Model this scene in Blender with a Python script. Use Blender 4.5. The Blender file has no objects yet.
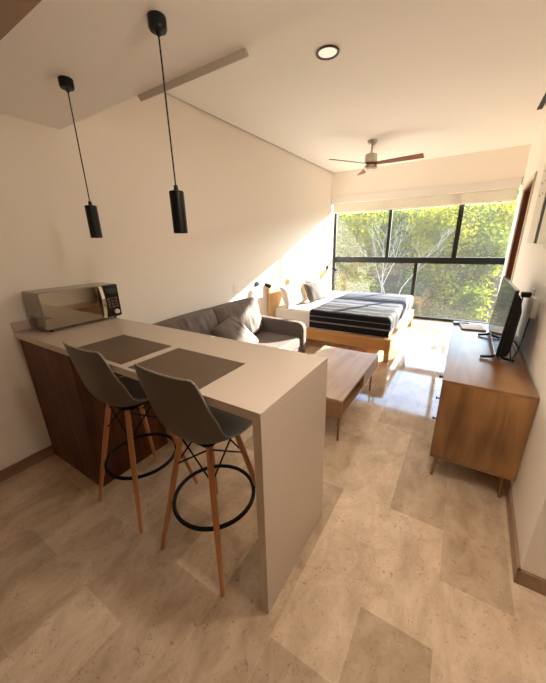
import bpy, bmesh, math, random
from mathutils import Vector, Matrix
from mathutils import noise as mnoise

# ------------------------------------------------------------------ camera, sky, sun, exposure
scene = bpy.context.scene
COL = scene.collection
YAW, PITCH, ROLL, FPX = map(math.radians, (32.413, 18.42, -1.333, 0)); FPX = 296.54
fw = Vector((-math.sin(YAW)*math.cos(PITCH), math.cos(YAW)*math.cos(PITCH), -math.sin(PITCH)))
rt = Vector((math.cos(YAW), math.sin(YAW), 0)); up = rt.cross(fw)
rt2 = math.cos(ROLL)*rt + math.sin(ROLL)*up
up2 = -math.sin(ROLL)*rt + math.cos(ROLL)*up
cam = bpy.data.cameras.new('camera'); camo = bpy.data.objects.new('camera', cam); COL.objects.link(camo)
M = Matrix((rt2, up2, -fw)).transposed().to_4x4(); M.translation = Vector((0, 0, 1.6))
camo.matrix_world = M
cam.sensor_fit = 'VERTICAL'; cam.sensor_height = 36.0; cam.lens = FPX/683*36.0
cam.clip_start = 0.02; cam.clip_end = 300
scene.camera = camo

world = bpy.data.worlds.new('sky'); scene.world = world; world.use_nodes = True
wn = world.node_tree; bg = wn.nodes['Background']
sky = wn.nodes.new('ShaderNodeTexSky'); sky.sky_type = 'NISHITA'; sky.sun_disc = False
sky.sun_elevation = math.radians(18); sky.sun_rotation = math.radians(26); sky.dust_density = 0.4; sky.ozone_density = 2.0
wn.links.new(sky.outputs[0], bg.inputs[0]); bg.inputs[1].default_value = 0.43

sun = bpy.data.lights.new('sun', 'SUN'); suno = bpy.data.objects.new('sun', sun); COL.objects.link(suno)
SUN_DIR = Vector((-0.49, -1.0, -0.368)).normalized()
suno.rotation_euler = SUN_DIR.to_track_quat('-Z', 'Y').to_euler(); suno.location = (8, 14, 8)
sun.energy = 11.0; sun.color = (1.0, 0.91, 0.80); sun.angle = math.radians(0.8)

def portal(loc, rot, sx, sy):      # sampling aid at a window opening, adds no light
    l = bpy.data.lights.new('window_portal', 'AREA'); l.shape = 'RECTANGLE'; l.size = sx; l.size_y = sy
    l.cycles.is_portal = True
    o = bpy.data.objects.new('window_portal', l); COL.objects.link(o); o.location = loc; o.rotation_euler = rot
portal((-1.0, 7.0, 1.2), (-math.pi/2, 0, 0), 3.3, 2.4)

scene.view_settings.view_transform = 'Standard'; scene.view_settings.look = 'None'
scene.view_settings.gamma = 1.0; scene.view_settings.use_curve_mapping = False
scene.view_settings.exposure = 2.06
scene.cycles.use_denoising = True
scene.cycles.max_bounces = 14; scene.cycles.diffuse_bounces = 8; scene.cycles.transparent_max_bounces = 16
scene.cycles.sample_clamp_indirect = 8.0

R = math.radians
rnd = random.Random(7)

# ------------------------------------------------------------------ materials
def new_mat(name):
    m = bpy.data.materials.new(name); m.use_nodes = True
    nt = m.node_tree; b = nt.nodes['Principled BSDF']
    return m, nt, b
def rgb(c): return (c[0], c[1], c[2], 1.0)
def plain(name, c, rough=0.6, metal=0.0, bump=0.0, bscale=60, spec=0.5, var=0.04):
    m, nt, b = new_mat(name)
    b.inputs['Roughness'].default_value = rough; b.inputs['Metallic'].default_value = metal
    b.inputs['Specular IOR Level'].default_value = spec
    tc = nt.nodes.new('ShaderNodeTexCoord'); n = nt.nodes.new('ShaderNodeTexNoise'); n.inputs['Scale'].default_value = bscale
    n.inputs['Detail'].default_value = 4
    nt.links.new(tc.outputs['Object'], n.inputs['Vector'])
    r = nt.nodes.new('ShaderNodeValToRGB')
    r.color_ramp.elements[0].position = 0.3; r.color_ramp.elements[1].position = 0.7
    r.color_ramp.elements[0].color = rgb([x*(1-var) for x in c]); r.color_ramp.elements[1].color = rgb([min(1, x*(1+var)) for x in c])
    nt.links.new(n.outputs['Fac'], r.inputs['Fac']); nt.links.new(r.outputs['Color'], b.inputs['Base Color'])
    if bump:
        bp = nt.nodes.new('ShaderNodeBump'); bp.inputs['Strength'].default_value = bump; bp.inputs['Distance'].default_value = 0.004
        nt.links.new(n.outputs['Fac'], bp.inputs['Height']); nt.links.new(bp.outputs[0], b.inputs['Normal'])
    return m
def glow(name, c, e):
    m, nt, b = new_mat(name); b.inputs['Base Color'].default_value = rgb(c); b.inputs['Emission Color'].default_value = rgb(c); b.inputs['Emission Strength'].default_value = e
    return m
def wood(name, c1, c2, axis='y', rough=0.4, scale=1.0, spec=0.5):
    m, nt, b = new_mat(name); b.inputs['Roughness'].default_value = rough; b.inputs['Specular IOR Level'].default_value = spec
    tc = nt.nodes.new('ShaderNodeTexCoord'); mp = nt.nodes.new('ShaderNodeMapping')
    s = {'x': (1.2, 14, 14), 'y': (14, 1.2, 14), 'z': (14, 14, 1.2)}[axis]
    mp.inputs['Scale'].default_value = [v*scale for v in s]
    nt.links.new(tc.outputs['Object'], mp.inputs['Vector'])
    n = nt.nodes.new('ShaderNodeTexNoise'); n.inputs['Scale'].default_value = 1.0; n.inputs['Detail'].default_value = 6; n.inputs['Distortion'].default_value = 0.8
    nt.links.new(mp.outputs[0], n.inputs['Vector'])
    n2 = nt.nodes.new('ShaderNodeTexNoise'); n2.inputs['Scale'].default_value = 2.2; n2.inputs['Detail'].default_value = 2
    nt.links.new(tc.outputs['Object'], n2.inputs['Vector'])
    mx = nt.nodes.new('ShaderNodeMath'); mx.operation = 'MULTIPLY_ADD'; mx.inputs[1].default_value = 0.45
    nt.links.new(n2.outputs['Fac'], mx.inputs[0])
    m2 = nt.nodes.new('ShaderNodeMath'); m2.operation = 'MULTIPLY'; m2.inputs[1].default_value = 0.6
    nt.links.new(n.outputs['Fac'], m2.inputs[0]); nt.links.new(m2.outputs[0], mx.inputs[2])
    r = nt.nodes.new('ShaderNodeValToRGB'); e = r.color_ramp.elements
    e[0].position = 0.36; e[0].color = rgb(c1); e[1].position = 0.68; e[1].color = rgb(c2)
    nt.links.new(mx.outputs[0], r.inputs['Fac']); nt.links.new(r.outputs['Color'], b.inputs['Base Color'])
    return m
def floor_mat():
    m, nt, b = new_mat('polished_travertine')
    tc = nt.nodes.new('ShaderNodeTexCoord'); sp = nt.nodes.new('ShaderNodeSeparateXYZ'); cb = nt.nodes.new('ShaderNodeCombineXYZ')
    nt.links.new(tc.outputs['Object'], sp.inputs[0])
    ax = nt.nodes.new('ShaderNodeMath'); ax.operation = 'ADD'; ax.inputs[1].default_value = 0.17 + 0.297*225
    ay = nt.nodes.new('ShaderNodeMath'); ay.operation = 'ADD'; ay.inputs[1].default_value = -0.97 + 0.62*31
    nt.links.new(sp.outputs['X'], ax.inputs[0]); nt.links.new(sp.outputs['Y'], ay.inputs[0])
    nt.links.new(ay.outputs[0], cb.inputs['X']); nt.links.new(ax.outputs[0], cb.inputs['Y'])
    def brick(c1, c2, mortar, bias=0.0):
        k = nt.nodes.new('ShaderNodeTexBrick')
        k.offset = 0.5; k.offset_frequency = 2; k.squash = 1.0
        k.inputs['Scale'].default_value = 1.0; k.inputs['Brick Width'].default_value = 0.62; k.inputs['Row Height'].default_value = 0.297
        k.inputs['Mortar Size'].default_value = 0.0012; k.inputs['Mortar Smooth'].default_value = 0.3; k.inputs['Bias'].default_value = bias
        k.inputs['Color1'].default_value = rgb(c1); k.inputs['Color2'].default_value = rgb(c2); k.inputs['Mortar'].default_value = rgb(mortar)
        nt.links.new(cb.outputs[0], k.inputs['Vector'])
        return k
    k = brick((0.78, 0.635, 0.475), (0.50, 0.385, 0.275), (0.70, 0.565, 0.42))
    # travertine clouding and pits
    n = nt.nodes.new('ShaderNodeTexNoise'); n.inputs['Scale'].default_value = 7; n.inputs['Detail'].default_value = 10; n.inputs['Roughness'].default_value = 0.68; n.inputs['Distortion'].default_value = 0.5
    mp = nt.nodes.new('ShaderNodeMapping'); mp.inputs['Scale'].default_value = (1.0, 0.6, 1.0)
    nt.links.new(tc.outputs['Object'], mp.inputs[0]); nt.links.new(mp.outputs[0], n.inputs['Vector'])
    r = nt.nodes.new('ShaderNodeValToRGB'); e = r.color_ramp.elements
    e[0].position = 0.32; e[0].color = (0.66, 0.58, 0.50, 1); e[1].position = 0.66; e[1].color = (1.12, 1.09, 1.04, 1)
    nt.links.new(n.outputs['Fac'], r.inputs['Fac'])
    mul = nt.nodes.new('ShaderNodeMixRGB'); mul.blend_type = 'MULTIPLY'; mul.inputs[0].default_value = 0.85
    nt.links.new(k.outputs['Color'], mul.inputs[1]); nt.links.new(r.outputs['Color'], mul.inputs[2])
    p = nt.nodes.new('ShaderNodeTexNoise'); p.inputs['Scale'].default_value = 34; p.inputs['Detail'].default_value = 5; p.inputs['Distortion'].default_value = 2.2
    nt.links.new(tc.outputs['Object'], p.inputs['Vector'])
    pr = nt.nodes.new('ShaderNodeValToRGB'); pe = pr.color_ramp.elements
    pe[0].position = 0.30; pe[0].color = (0.6, 0.52, 0.45, 1); pe[1].position = 0.40; pe[1].color = (1, 1, 1, 1)
    nt.links.new(p.outputs['Fac'], pr.inputs['Fac'])
    mul2 = nt.nodes.new('ShaderNodeMixRGB'); mul2.blend_type = 'MULTIPLY'; mul2.inputs[0].default_value = 0.8
    nt.links.new(mul.outputs[0], mul2.inputs[1]); nt.links.new(pr.outputs['Color'], mul2.inputs[2])
    nt.links.new(mul2.outputs[0], b.inputs['Base Color'])
    rr = nt.nodes.new('ShaderNodeMapRange'); rr.inputs['To Min'].default_value = 0.03; rr.inputs['To Max'].default_value = 0.10
    nt.links.new(n.outputs['Fac'], rr.inputs['Value']); nt.links.new(rr.outputs[0], b.inputs['Roughness'])
    b.inputs['IOR'].default_value = 1.5; b.inputs['Specular IOR Level'].default_value = 0.5
    return m
def glass_mat(name, dust=0.05):
    m = bpy.data.materials.new(name); m.use_nodes = True; nt = m.node_tree
    nt.nodes.remove(nt.nodes['Principled BSDF']); out = nt.nodes['Material Output']
    t = nt.nodes.new('ShaderNodeBsdfTransparent'); t.inputs[0].default_value = (0.95, 0.97, 0.96, 1)
    g = nt.nodes.new('ShaderNodeBsdfGlossy'); g.inputs['Roughness'].default_value = 0.02
    d = nt.nodes.new('ShaderNodeBsdfTranslucent'); d.inputs[0].default_value = (0.9, 0.88, 0.84, 1)
    n = nt.nodes.new('ShaderNodeTexNoise'); n.inputs['Scale'].default_value = 3; n.inputs['Detail'].default_value = 5
    mr = nt.nodes.new('ShaderNodeMapRange'); mr.inputs['To Min'].default_value = dust*0.6; mr.inputs['To Max'].default_value = dust*1.4
    nt.links.new(n.outputs['Fac'], mr.inputs['Value'])
    lw = nt.nodes.new('ShaderNodeLayerWeight'); lw.inputs[0].default_value = 0.5
    pw = nt.nodes.new('ShaderNodeMath'); pw.operation = 'POWER'; pw.inputs[1].default_value = 5.0
    f = nt.nodes.new('ShaderNodeMath'); f.operation = 'MULTIPLY_ADD'; f.inputs[1].default_value = 0.9; f.inputs[2].default_value = 0.04
    nt.links.new(lw.outputs['Facing'], pw.inputs[0]); nt.links.new(pw.outputs[0], f.inputs[0])
    m1 = nt.nodes.new('ShaderNodeMixShader'); m2 = nt.nodes.new('ShaderNodeMixShader')
    nt.links.new(mr.outputs[0], m1.inputs[0]); nt.links.new(t.outputs[0], m1.inputs[1]); nt.links.new(d.outputs[0], m1.inputs[2])
    nt.links.new(f.outputs[0], m2.inputs[0]); nt.links.new(m1.outputs[0], m2.inputs[1]); nt.links.new(g.outputs[0], m2.inputs[2])
    nt.links.new(m2.outputs[0], out.inputs[0])
    return m
def translucent(name, c, c2, mixf=0.5, scale=3.0):
    m = bpy.data.materials.new(name); m.use_nodes = True; nt = m.node_tree
    nt.nodes.remove(nt.nodes['Principled BSDF']); out = nt.nodes['Material Output']
    n = nt.nodes.new('ShaderNodeTexNoise'); n.inputs['Scale'].default_value = scale; n.inputs['Detail'].default_value = 3
    tc = nt.nodes.new('ShaderNodeTexCoord'); nt.links.new(tc.outputs['Object'], n.inputs['Vector'])
    r = nt.nodes.new('ShaderNodeValToRGB'); r.color_ramp.elements[0].position = 0.35; r.color_ramp.elements[1].position = 0.65
    r.color_ramp.elements[0].color = rgb(c); r.color_ramp.elements[1].color = rgb(c2)
    nt.links.new(n.outputs['Fac'], r.inputs['Fac'])
    a = nt.nodes.new('ShaderNodeBsdfDiffuse'); t = nt.nodes.new('ShaderNodeBsdfTranslucent'); mx = nt.nodes.new('ShaderNodeMixShader')
    mx.inputs[0].default_value = mixf
    nt.links.new(r.outputs[0], a.inputs[0]); nt.links.new(r.outputs[0], t.inputs[0])
    nt.links.new(a.outputs[0], mx.inputs[1]); nt.links.new(t.outputs[0], mx.inputs[2]); nt.links.new(mx.outputs[0], out.inputs[0])
    return m
def fabric(name, c, c2, scale=220, rough=0.95):
    m, nt, b = new_mat(name); b.inputs['Roughness'].default_value = rough; b.inputs['Specular IOR Level'].default_value = 0.15
    tc = nt.nodes.new('ShaderNodeTexCoord'); n = nt.nodes.new('ShaderNodeTexNoise'); n.inputs['Scale'].default_value = scale; n.inputs['Detail'].default_value = 2
    nt.links.new(tc.outputs['Object'], n.inputs['Vector'])
    r = nt.nodes.new('ShaderNodeValToRGB'); r.color_ramp.elements[0].position = 0.35; r.color_ramp.elements[1].position = 0.65
    r.color_ramp.elements[0].color = rgb(c); r.color_ramp.elements[1].color = rgb(c2)
    nt.links.new(n.outputs['Fac'], r.inputs['Fac']); nt.links.new(r.outputs[0], b.inputs['Base Color'])
    bp = nt.nodes.new('ShaderNodeBump'); bp.inputs['Strength'].default_value = 0.25; bp.inputs['Distance'].default_value = 0.002
    nt.links.new(n.outputs['Fac'], bp.inputs['Height']); nt.links.new(bp.outputs[0], b.inputs['Normal'])
    return m
def stripe_mat():
    m, nt, b = new_mat('striped_blanket_weave'); b.inputs['Roughness'].default_value = 0.85; b.inputs['Specular IOR Level'].default_value = 0.2
    uv = nt.nodes.new('ShaderNodeUVMap'); sp = nt.nodes.new('ShaderNodeSeparateXYZ'); nt.links.new(uv.outputs[0], sp.inputs[0])
    r = nt.nodes.new('ShaderNodeValToRGB'); r.color_ramp.interpolation = 'CONSTANT'; e = r.color_ramp.elements
    dark = (0.008, 0.008, 0.011, 1); lite = (0.22, 0.215, 0.22, 1); mid = (0.028, 0.029, 0.038, 1); blu = (0.075, 0.085, 0.125, 1)
    seq = [(0, dark), (.035, lite), (.040, dark), (.070, lite), (.074, dark), (.10, mid), (.108, dark), (.13, lite), (.136, dark), (.185, mid),
           (.20, lite), (.206, mid), (.24, dark), (.30, lite), (.307, dark), (.33, blu), (.37, lite), (.376, mid), (.43, blu), (.47, lite), (.476, blu),
           (.53, mid), (.58, lite), (.588, blu), (.64, mid), (.70, lite), (.706, mid), (.76, blu), (.83, lite), (.84, blu), (.92, mid)]  # far stripes greyed blue to paint the sun's sheen over the weave
    e[0].position = 0; e[0].color = dark; e[1].position = seq[1][0]; e[1].color = seq[1][1]
    for p, c in seq[2:]:
        q = e.new(p); q.color = c
    nt.links.new(sp.outputs['Y'], r.inputs['Fac']); nt.links.new(r.outputs[0], b.inputs['Base Color'])
    return m

MT = dict(
    wall=plain('cream_wall_paint', (0.90, 0.84, 0.76), 0.75, bump=0.05, bscale=90, var=0.012),
    ceil=plain('cream_ceiling_paint', (0.92, 0.885, 0.83), 0.8, var=0.01),
    brown=plain('brown_soffit_paint', (0.34, 0.23, 0.15), 0.7, var=0.04),
    band=plain('shaded_band_paint', (0.56, 0.50, 0.43), 0.6, var=0.02),  # darker than the ceiling paint, standing in for shade on the downstand
    floor=floor_mat(),
    base=wood('travertine_skirting', (0.24, 0.145, 0.09), (0.38, 0.25, 0.165), 'y', 0.35),
    black=plain('black_aluminium', (0.012, 0.012, 0.013), 0.4, 0.3, var=0.1),
    blackplastic=plain('black_plastic', (0.005, 0.005, 0.0055), 0.4, var=0.1, spec=0.3),
    blackmatte=plain('matte_black_metal', (0.006, 0.006, 0.006), 0.6, 0.0, var=0.1, spec=0.2),
    glass=glass_mat('dusty_window_glass', 0.009),
    blind=translucent('blind_fabric', (0.62, 0.57, 0.48), (0.66, 0.61, 0.52), 0.22, 40),
    quartz=plain('cream_quartz', (0.56, 0.475, 0.39), 0.25, var=0.02, bscale=120),
    dwood=wood('dark_parota_wood', (0.045, 0.013, 0.006), (0.155, 0.058, 0.025), 'z', 0.5, 0.8, 0.2),
    parota=wood('parota_wood', (0.10, 0.038, 0.013), (0.46, 0.245, 0.095), 'z', 0.33, 0.7),
    parotay=wood('parota_wood_top', (0.14, 0.06, 0.022), (0.38, 0.20, 0.085), 'y', 0.28, 0.7),
    tablew=wood('pale_parota_wood', (0.36, 0.21, 0.11), (0.56, 0.37, 0.22), 'y', 0.42, 0.8, 0.35),
    tablee=wood('parota_apron', (0.22, 0.11, 0.05), (0.38, 0.21, 0.10), 'y', 0.4, 0.8),
    bedw=wood('oak_bed_wood', (0.44, 0.215, 0.07), (0.62, 0.36, 0.15), 'x', 0.4, 0.7),
    headw=wood('oak_headboard_wood', (0.56, 0.34, 0.15), (0.72, 0.48, 0.24), 'y', 0.4, 0.7),
    beech=wood('beech_leg_wood', (0.42, 0.16, 0.055), (0.60, 0.27, 0.105), 'z', 0.4, 1.2),
    legw=wood('brass_toned_wood', (0.40, 0.22, 0.10), (0.55, 0.33, 0.16), 'z', 0.4, 1.2),
    brass=plain('brown_bronze_metal', (0.30, 0.17, 0.08), 0.35, 0.6),
    shell=plain('grey_moulded_plastic', (0.088, 0.074, 0.054), 0.45, var=0.02),
    rimshine=plain('rim_highlight_grey', (0.30, 0.27, 0.22), 0.4, var=0.02),
    mat=fabric('brown_woven_vinyl', (0.10, 0.066, 0.042), (0.16, 0.11, 0.072), 400, 0.5),
    steel=plain('brushed_steel', (0.30, 0.265, 0.22), 0.22, 1.0, var=0.03),
    mirror=plain('mirrored_oven_glass', (0.36, 0.32, 0.265), 0.05, 1.0, var=0.01),
    chrome=plain('chrome', (0.85, 0.83, 0.80), 0.12, 1.0, var=0.01),
    panel=plain('dark_control_panel', (0.035, 0.025, 0.02), 0.12, 0.2, var=0.1),
    white=plain('white_plastic', (0.82, 0.79, 0.74), 0.4, var=0.01),
    sofa=fabric('grey_sofa_weave', (0.125, 0.105, 0.095), (0.21, 0.178, 0.165), 160),
    sofal=fabric('light_grey_sofa_weave', (0.14, 0.12, 0.11), (0.23, 0.20, 0.185), 160),
    linen=fabric('white_cotton', (0.60, 0.575, 0.54), (0.66, 0.635, 0.60), 80),
    greyp=fabric('charcoal_cushion_cloth', (0.10, 0.09, 0.085), (0.16, 0.145, 0.135), 120),
    stripe=stripe_mat(),
    fanblade=wood('walnut_fan_blade', (0.20, 0.055, 0.03), (0.34, 0.11, 0.06), 'x', 0.35, 0.8),
    nickel=plain('satin_nickel', (0.55, 0.50, 0.43), 0.32, 0.9),
    rim=plain('dull_steel_rim', (0.07, 0.055, 0.045), 0.45, 0.3),
    opal=plain('opal_diffuser', (0.86, 0.83, 0.78), 0.35, var=0.01),
    globe=glow('fill_globe_glow', (1.0, 0.88, 0.74), 18.0),
    lit=glow('lit_diffuser', (1.0, 0.88, 0.74), 0.13),
    redwood=wood('red_brown_door_wood', (0.085, 0.022, 0.010), (0.15, 0.045, 0.022), 'z', 0.4, 0.8),
    casing=wood('pale_casing_wood', (0.66, 0.52, 0.38), (0.76, 0.63, 0.50), 'z', 0.45, 0.8),
    screen=plain('tv_screen_glass', (0.012, 0.013, 0.014), 0.04, 0.0, var=0.05, spec=1.0),
    whitew=plain('whitewashed_board', (0.74, 0.68, 0.58), 0.6, bump=0.25, bscale=25, var=0.10),
    bark=plain('pale_bark', (0.14, 0.11, 0.08), 0.9, bump=0.4, bscale=20, var=0.25),
    whitebark=plain('white_bark', (0.42, 0.36, 0.29), 0.85, bump=0.2, bscale=20, var=0.12),
    earth=plain('leaf_litter_ground', (0.055, 0.04, 0.024), 0.95, bump=0.6, bscale=6, var=0.35, spec=0.0),
    scrub=plain('scrub_hillside', (0.045, 0.05, 0.016), 0.95, bump=1.0, bscale=2.5, var=0.6, spec=0.0),
    concrete=plain('pale_concrete', (0.55, 0.48, 0.40), 0.8, bump=0.1, bscale=30, var=0.08),
    leafA=translucent('yellow_green_leaves', (0.19, 0.19, 0.012), (0.44, 0.38, 0.024), 0.55, 0.9),
    leafB=translucent('mid_green_leaves', (0.09, 0.12, 0.014), (0.22, 0.24, 0.03), 0.5, 0.9),
    leafC=translucent('olive_leaves', (0.05, 0.075, 0.016), (0.13, 0.145, 0.033), 0.45, 0.9),
    paper=plain('printed_card_cover', (0.42, 0.20, 0.12), 0.5, var=0.1),
    cream=plain('cream_card', (0.78, 0.70, 0.58), 0.5, var=0.02),
)

# ------------------------------------------------------------------ mesh helpers
def B(): return bmesh.new()
def merge(bm, tmp, mx=None):
    if mx is not None: bmesh.ops.transform(tmp, matrix=mx, verts=tmp.verts)
    me = bpy.data.meshes.new('tmp'); tmp.to_mesh(me); tmp.free(); bm.from_mesh(me); bpy.data.meshes.remove(me)
def box(bm, x0, x1, y0, y1, z0, z1, bev=0.0, seg=2, mx=None):
    t = B(); bmesh.ops.create_cube(t, size=1.0)
    bmesh.ops.scale(t, vec=(x1-x0, y1-y0, z1-z0), verts=t.verts)
    bmesh.ops.translate(t, vec=((x0+x1)/2, (y0+y1)/2, (z0+z1)/2), verts=t.verts)
    if bev: bmesh.ops.bevel(t, geom=list(t.edges), offset=bev, segments=seg, profile=0.5, affect='EDGES')
    merge(bm, t, mx)
def prism(bm, pts, z0, z1):
    t = B(); lo = [t.verts.new((x, y, z0)) for x, y in pts]; hi = [t.verts.new((x, y, z1)) for x, y in pts]
    n = len(pts); t.faces.new(lo[::-1]); t.faces.new(hi)
    for i in range(n): t.faces.new((lo[i], lo[(i+1) % n], hi[(i+1) % n], hi[i]))
    bmesh.ops.recalc_face_normals(t, faces=t.faces); merge(bm, t)
def rod(bm, p0, p1, r0, r1=None, seg=14, caps=True):
    r1 = r0 if r1 is None else r1
    p0 = Vector(p0); p1 = Vector(p1); d = p1-p0
    t = B(); bmesh.ops.create_cone(t, cap_ends=caps, segments=seg, radius1=r0, radius2=r1, depth=d.length)
    mx = Matrix.Translation((p0+p1)/2) @ d.to_track_quat('Z', 'Y').to_matrix().to_4x4()
    merge(bm, t, mx)
def lathe(bm, prof, c, seg=28, mx=None, caps=True):     # prof: list of (r, z)
    t = B(); rings = []
    for r, z in prof:
        rings.append([t.verts.new((c[0]+r*math.cos(2*math.pi*i/seg), c[1]+r*math.sin(2*math.pi*i/seg), c[2]+z)) for i in range(seg)])
    for a, b in zip(rings, rings[1:]):
        for i in range(seg): t.faces.new((a[i], a[(i+1) % seg], b[(i+1) % seg], b[i]))
    if caps: t.faces.new(rings[0][::-1]); t.faces.new(rings[-1])
    bmesh.ops.remove_doubles(t, verts=t.verts, dist=1e-6); bmesh.ops.recalc_face_normals(t, faces=t.faces)
    merge(bm, t, mx)
def tube(bm, pts, r, seg=10, closed=False):
    t = B(); rings = []; pts = [Vector(p) for p in pts]; n = len(pts)
    for i, p in enumerate(pts):
        a = pts[(i-1) % n] if (closed or i > 0) else p; b = pts[(i+1) % n] if (closed or i < n-1) else p
        d = (b-a).normalized(); q = d.to_track_quat('Z', 'Y')
        if closed: 
            s = Vector((0, 0, 1)); u = d.cross(s).normalized(); v = u.cross(d)
        else:
            u = q @ Vector((1, 0, 0)); v = q @ Vector((0, 1, 0))
        rings.append([t.verts.new(p + r*(u*math.cos(2*math.pi*k/seg) + v*math.sin(2*math.pi*k/seg))) for k in range(seg)])
    m = n if closed else n-1
    for i in range(m):
        a, b = rings[i], rings[(i+1) % n]
        # align rings to avoid twist
        off = min(range(seg), key=lambda o: (a[0].co-b[o].co).length)
        for k in range(seg): t.faces.new((a[k], a[(k+1) % seg], b[(k+1+off) % seg], b[(k+off) % seg]))
    if not closed: t.faces.new(rings[0][::-1]); t.faces.new(rings[-1])
    bmesh.ops.recalc_face_normals(t, faces=t.faces); merge(bm, t)
def bez(p0, p1, p2, p3, n=14):
    p0, p1, p2, p3 = map(Vector, (p0, p1, p2, p3)); o = []
    for i in range(n+1):
        t = i/n; o.append((1-t)**3*p0 + 3*t*(1-t)**2*p1 + 3*t*t*(1-t)*p2 + t**3*p3)
    return o
def cushion(bm, w, h, t, mx, puff=0.45, nu=26, nv=20, wr=0.006, seed=0, pinch=0.04):
    """soft pillow lying in its local XY plane, centre at the origin"""
    q = B(); grid = {}
    for s in (1, -1):
        for i in range(nu+1):
            for j in range(nv+1):
                u = -1+2*i/nu; v = -1+2*j/nv
                edge = (i in (0, nu) or j in (0, nv))
                if s == -1 and edge: grid[s, i, j] = grid[1, i, j]; continue
                f = ((1-abs(u)**3.2)*(1-abs(v)**3.2))**puff
                x = u*w/2*(1-pinch*(1-abs(v)**2)*abs(u)**4); y = v*h/2*(1-pinch*(1-abs(u)**2)*abs(v)**4)
                z = s*t/2*f
                p = Vector((x*5+seed*3.1, y*5, s*2+seed))
                z += s*wr*f*(mnoise.noise(p*1.6)+0.6*mnoise.noise(Vector((p.x*5, p.y*1.5, p.z))))
                grid[s, i, j] = q.verts.new((x, y, z))
        for i in range(nu):
            for j in range(nv):
                f = (grid[s, i, j], grid[s, i+1, j], grid[s, i+1, j+1], grid[s, i, j+1])
                q.faces.new(f if s == 1 else f[::-1])
    bmesh.ops.recalc_face_normals(q, faces=q.faces)
    merge(bm, q, mx)

ORG = {}
def thing(name, label, cat, loc, group=None):
    o = bpy.data.objects.new(name, None); COL.objects.link(o); o.empty_display_size = 0.1
    o.location = loc; o['label'] = label; o['category'] = cat
    if group: o['group'] = group
    ORG[o.name] = Vector(loc); return o
def mk(name, bm, mat, smooth=True, ang=40):
    me = bpy.data.meshes.new(name); bm.to_mesh(me); bm.free()
    me.materials.append(mat)
    if smooth:
        for p in me.polygons: p.use_smooth = True
        try: me.set_sharp_from_angle(angle=R(ang))
        except Exception: pass
    o = bpy.data.objects.new(name, me); COL.objects.link(o)
    if smooth and ang < 80:
        w = o.modifiers.new('weighted_normal', 'WEIGHTED_NORMAL'); w.keep_sharp = True; w.weight = 80
    return o
def part(name, bm, mat, parent, label=None, smooth=True, ang=40):
    org = ORG[parent.name]
    bmesh.ops.translate(bm, vec=-org, verts=bm.verts)
    o = mk(name, bm, mat, smooth, ang); o.parent = parent; ORG[o.name] = org
    if label: o['label'] = label
    return o
def solo(name, bm, mat, label, cat, loc, group=None, smooth=True, ang=40):
    bmesh.ops.translate(bm, vec=-Vector(loc), verts=bm.verts)
    o = mk(name, bm, mat, smooth, ang); o.location = loc; o['label'] = label; o['category'] = cat
    if group: o['group'] = group
    ORG[o.name] = Vector(loc); return o
def struct(name, bm, mat, label=None, smooth=False):
    o = mk(name, bm, mat, smooth); o['kind'] = 'structure'; ORG[o.name] = Vector((0, 0, 0))
    o['label'] = label or name.replace('_', ' '); o['category'] = name.split('_')[0]
    return o
def copy_tree(root, loc, label):
    c = root.copy(); COL.objects.link(c); c.location = loc; c['label'] = label
    for ch in list(root.children):
        d = ch.copy(); COL.objects.link(d); d.parent = c
        for g in list(ch.children):
            k = g.copy(); COL.objects.link(k); k.parent = d
    return c

# ------------------------------------------------------------------ the room
XL = -2.62
def xr(y): return 0.45 + 0.028*(y-1.47)
YB, YW = 6.6, 6.85           # beam face, window plane
ZU, ZD = 2.95, 2.41          # upper and dropped ceiling
bm = B(); box(bm, -2.82, 2.4, -2.0, 6.95, -0.12, 0.0); struct('floor', bm, MT['floor'], 'polished travertine tile floor')
bm = B(); box(bm, -2.82, XL, -2.0, 6.95, 0.0, 3.1); struct('wall_left', bm, MT['wall'], 'cream wall behind the sofa and bed')
bm = B()
DY0, DY1, DZ = 4.86, 5.92, 2.24
def wseg(y0, y1, z0, z1): prism(bm, [(xr(y0), y0), (xr(y0)+0.2, y0), (xr(y1)+0.2, y1), (xr(y1), y1)], z0, z1)
wseg(1.47, DY0, 0, 3.15); wseg(DY0, DY1, DZ, 3.15); wseg(DY1, 6.79, 0, 3.15)
box(bm, 0.55, 2.4, 1.47, 1.67, 0, 3.15)
struct('wall_right', bm, MT['wall'], 'cream wall behind the television, ending at a near corner')
bm = B(); box(bm, -2.82, 2.4, -2.2, -2.0, 0, 3.15); struct('wall_back', bm, MT['wall'])
bm = B(); box(bm, 2.2, 2.4, -2.0, 1.47, 0, 3.15); struct('wall_kitchen', bm, MT['wall'])
bm = B(); box(bm, -2.82, 0.80, YB, 6.95, 2.50, 3.15); box(bm, 0.71, 0.80, 6.79, 6.95, 0, 2.5); struct('wall_window', bm, MT['wall'], 'cream beam above the wide window')
bm = B(); box(bm, XL+0.016, 0.75, 1.33, YB, ZU, 3.0); struct('ceiling', bm, MT['ceil'], 'upper cream ceiling')
bm = B(); box(bm, -2.82, 2.4, -2.0, 6.95, 3.1, 3.2); struct('roof', bm, MT['ceil'], 'slab above the ceiling')
bm = B(); box(bm, XL, 2.2, -2.0, 1.33, ZD, 3.1); struct('ceiling_dropped', bm, MT['ceil'], 'lower ceiling over the breakfast bar')
bm = B()
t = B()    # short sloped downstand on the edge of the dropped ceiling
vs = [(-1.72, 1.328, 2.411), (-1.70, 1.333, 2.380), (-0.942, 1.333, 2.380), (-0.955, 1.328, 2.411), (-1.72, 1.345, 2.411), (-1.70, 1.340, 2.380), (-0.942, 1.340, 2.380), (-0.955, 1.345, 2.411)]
vv = [t.verts.new(v) for v in vs]
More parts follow.
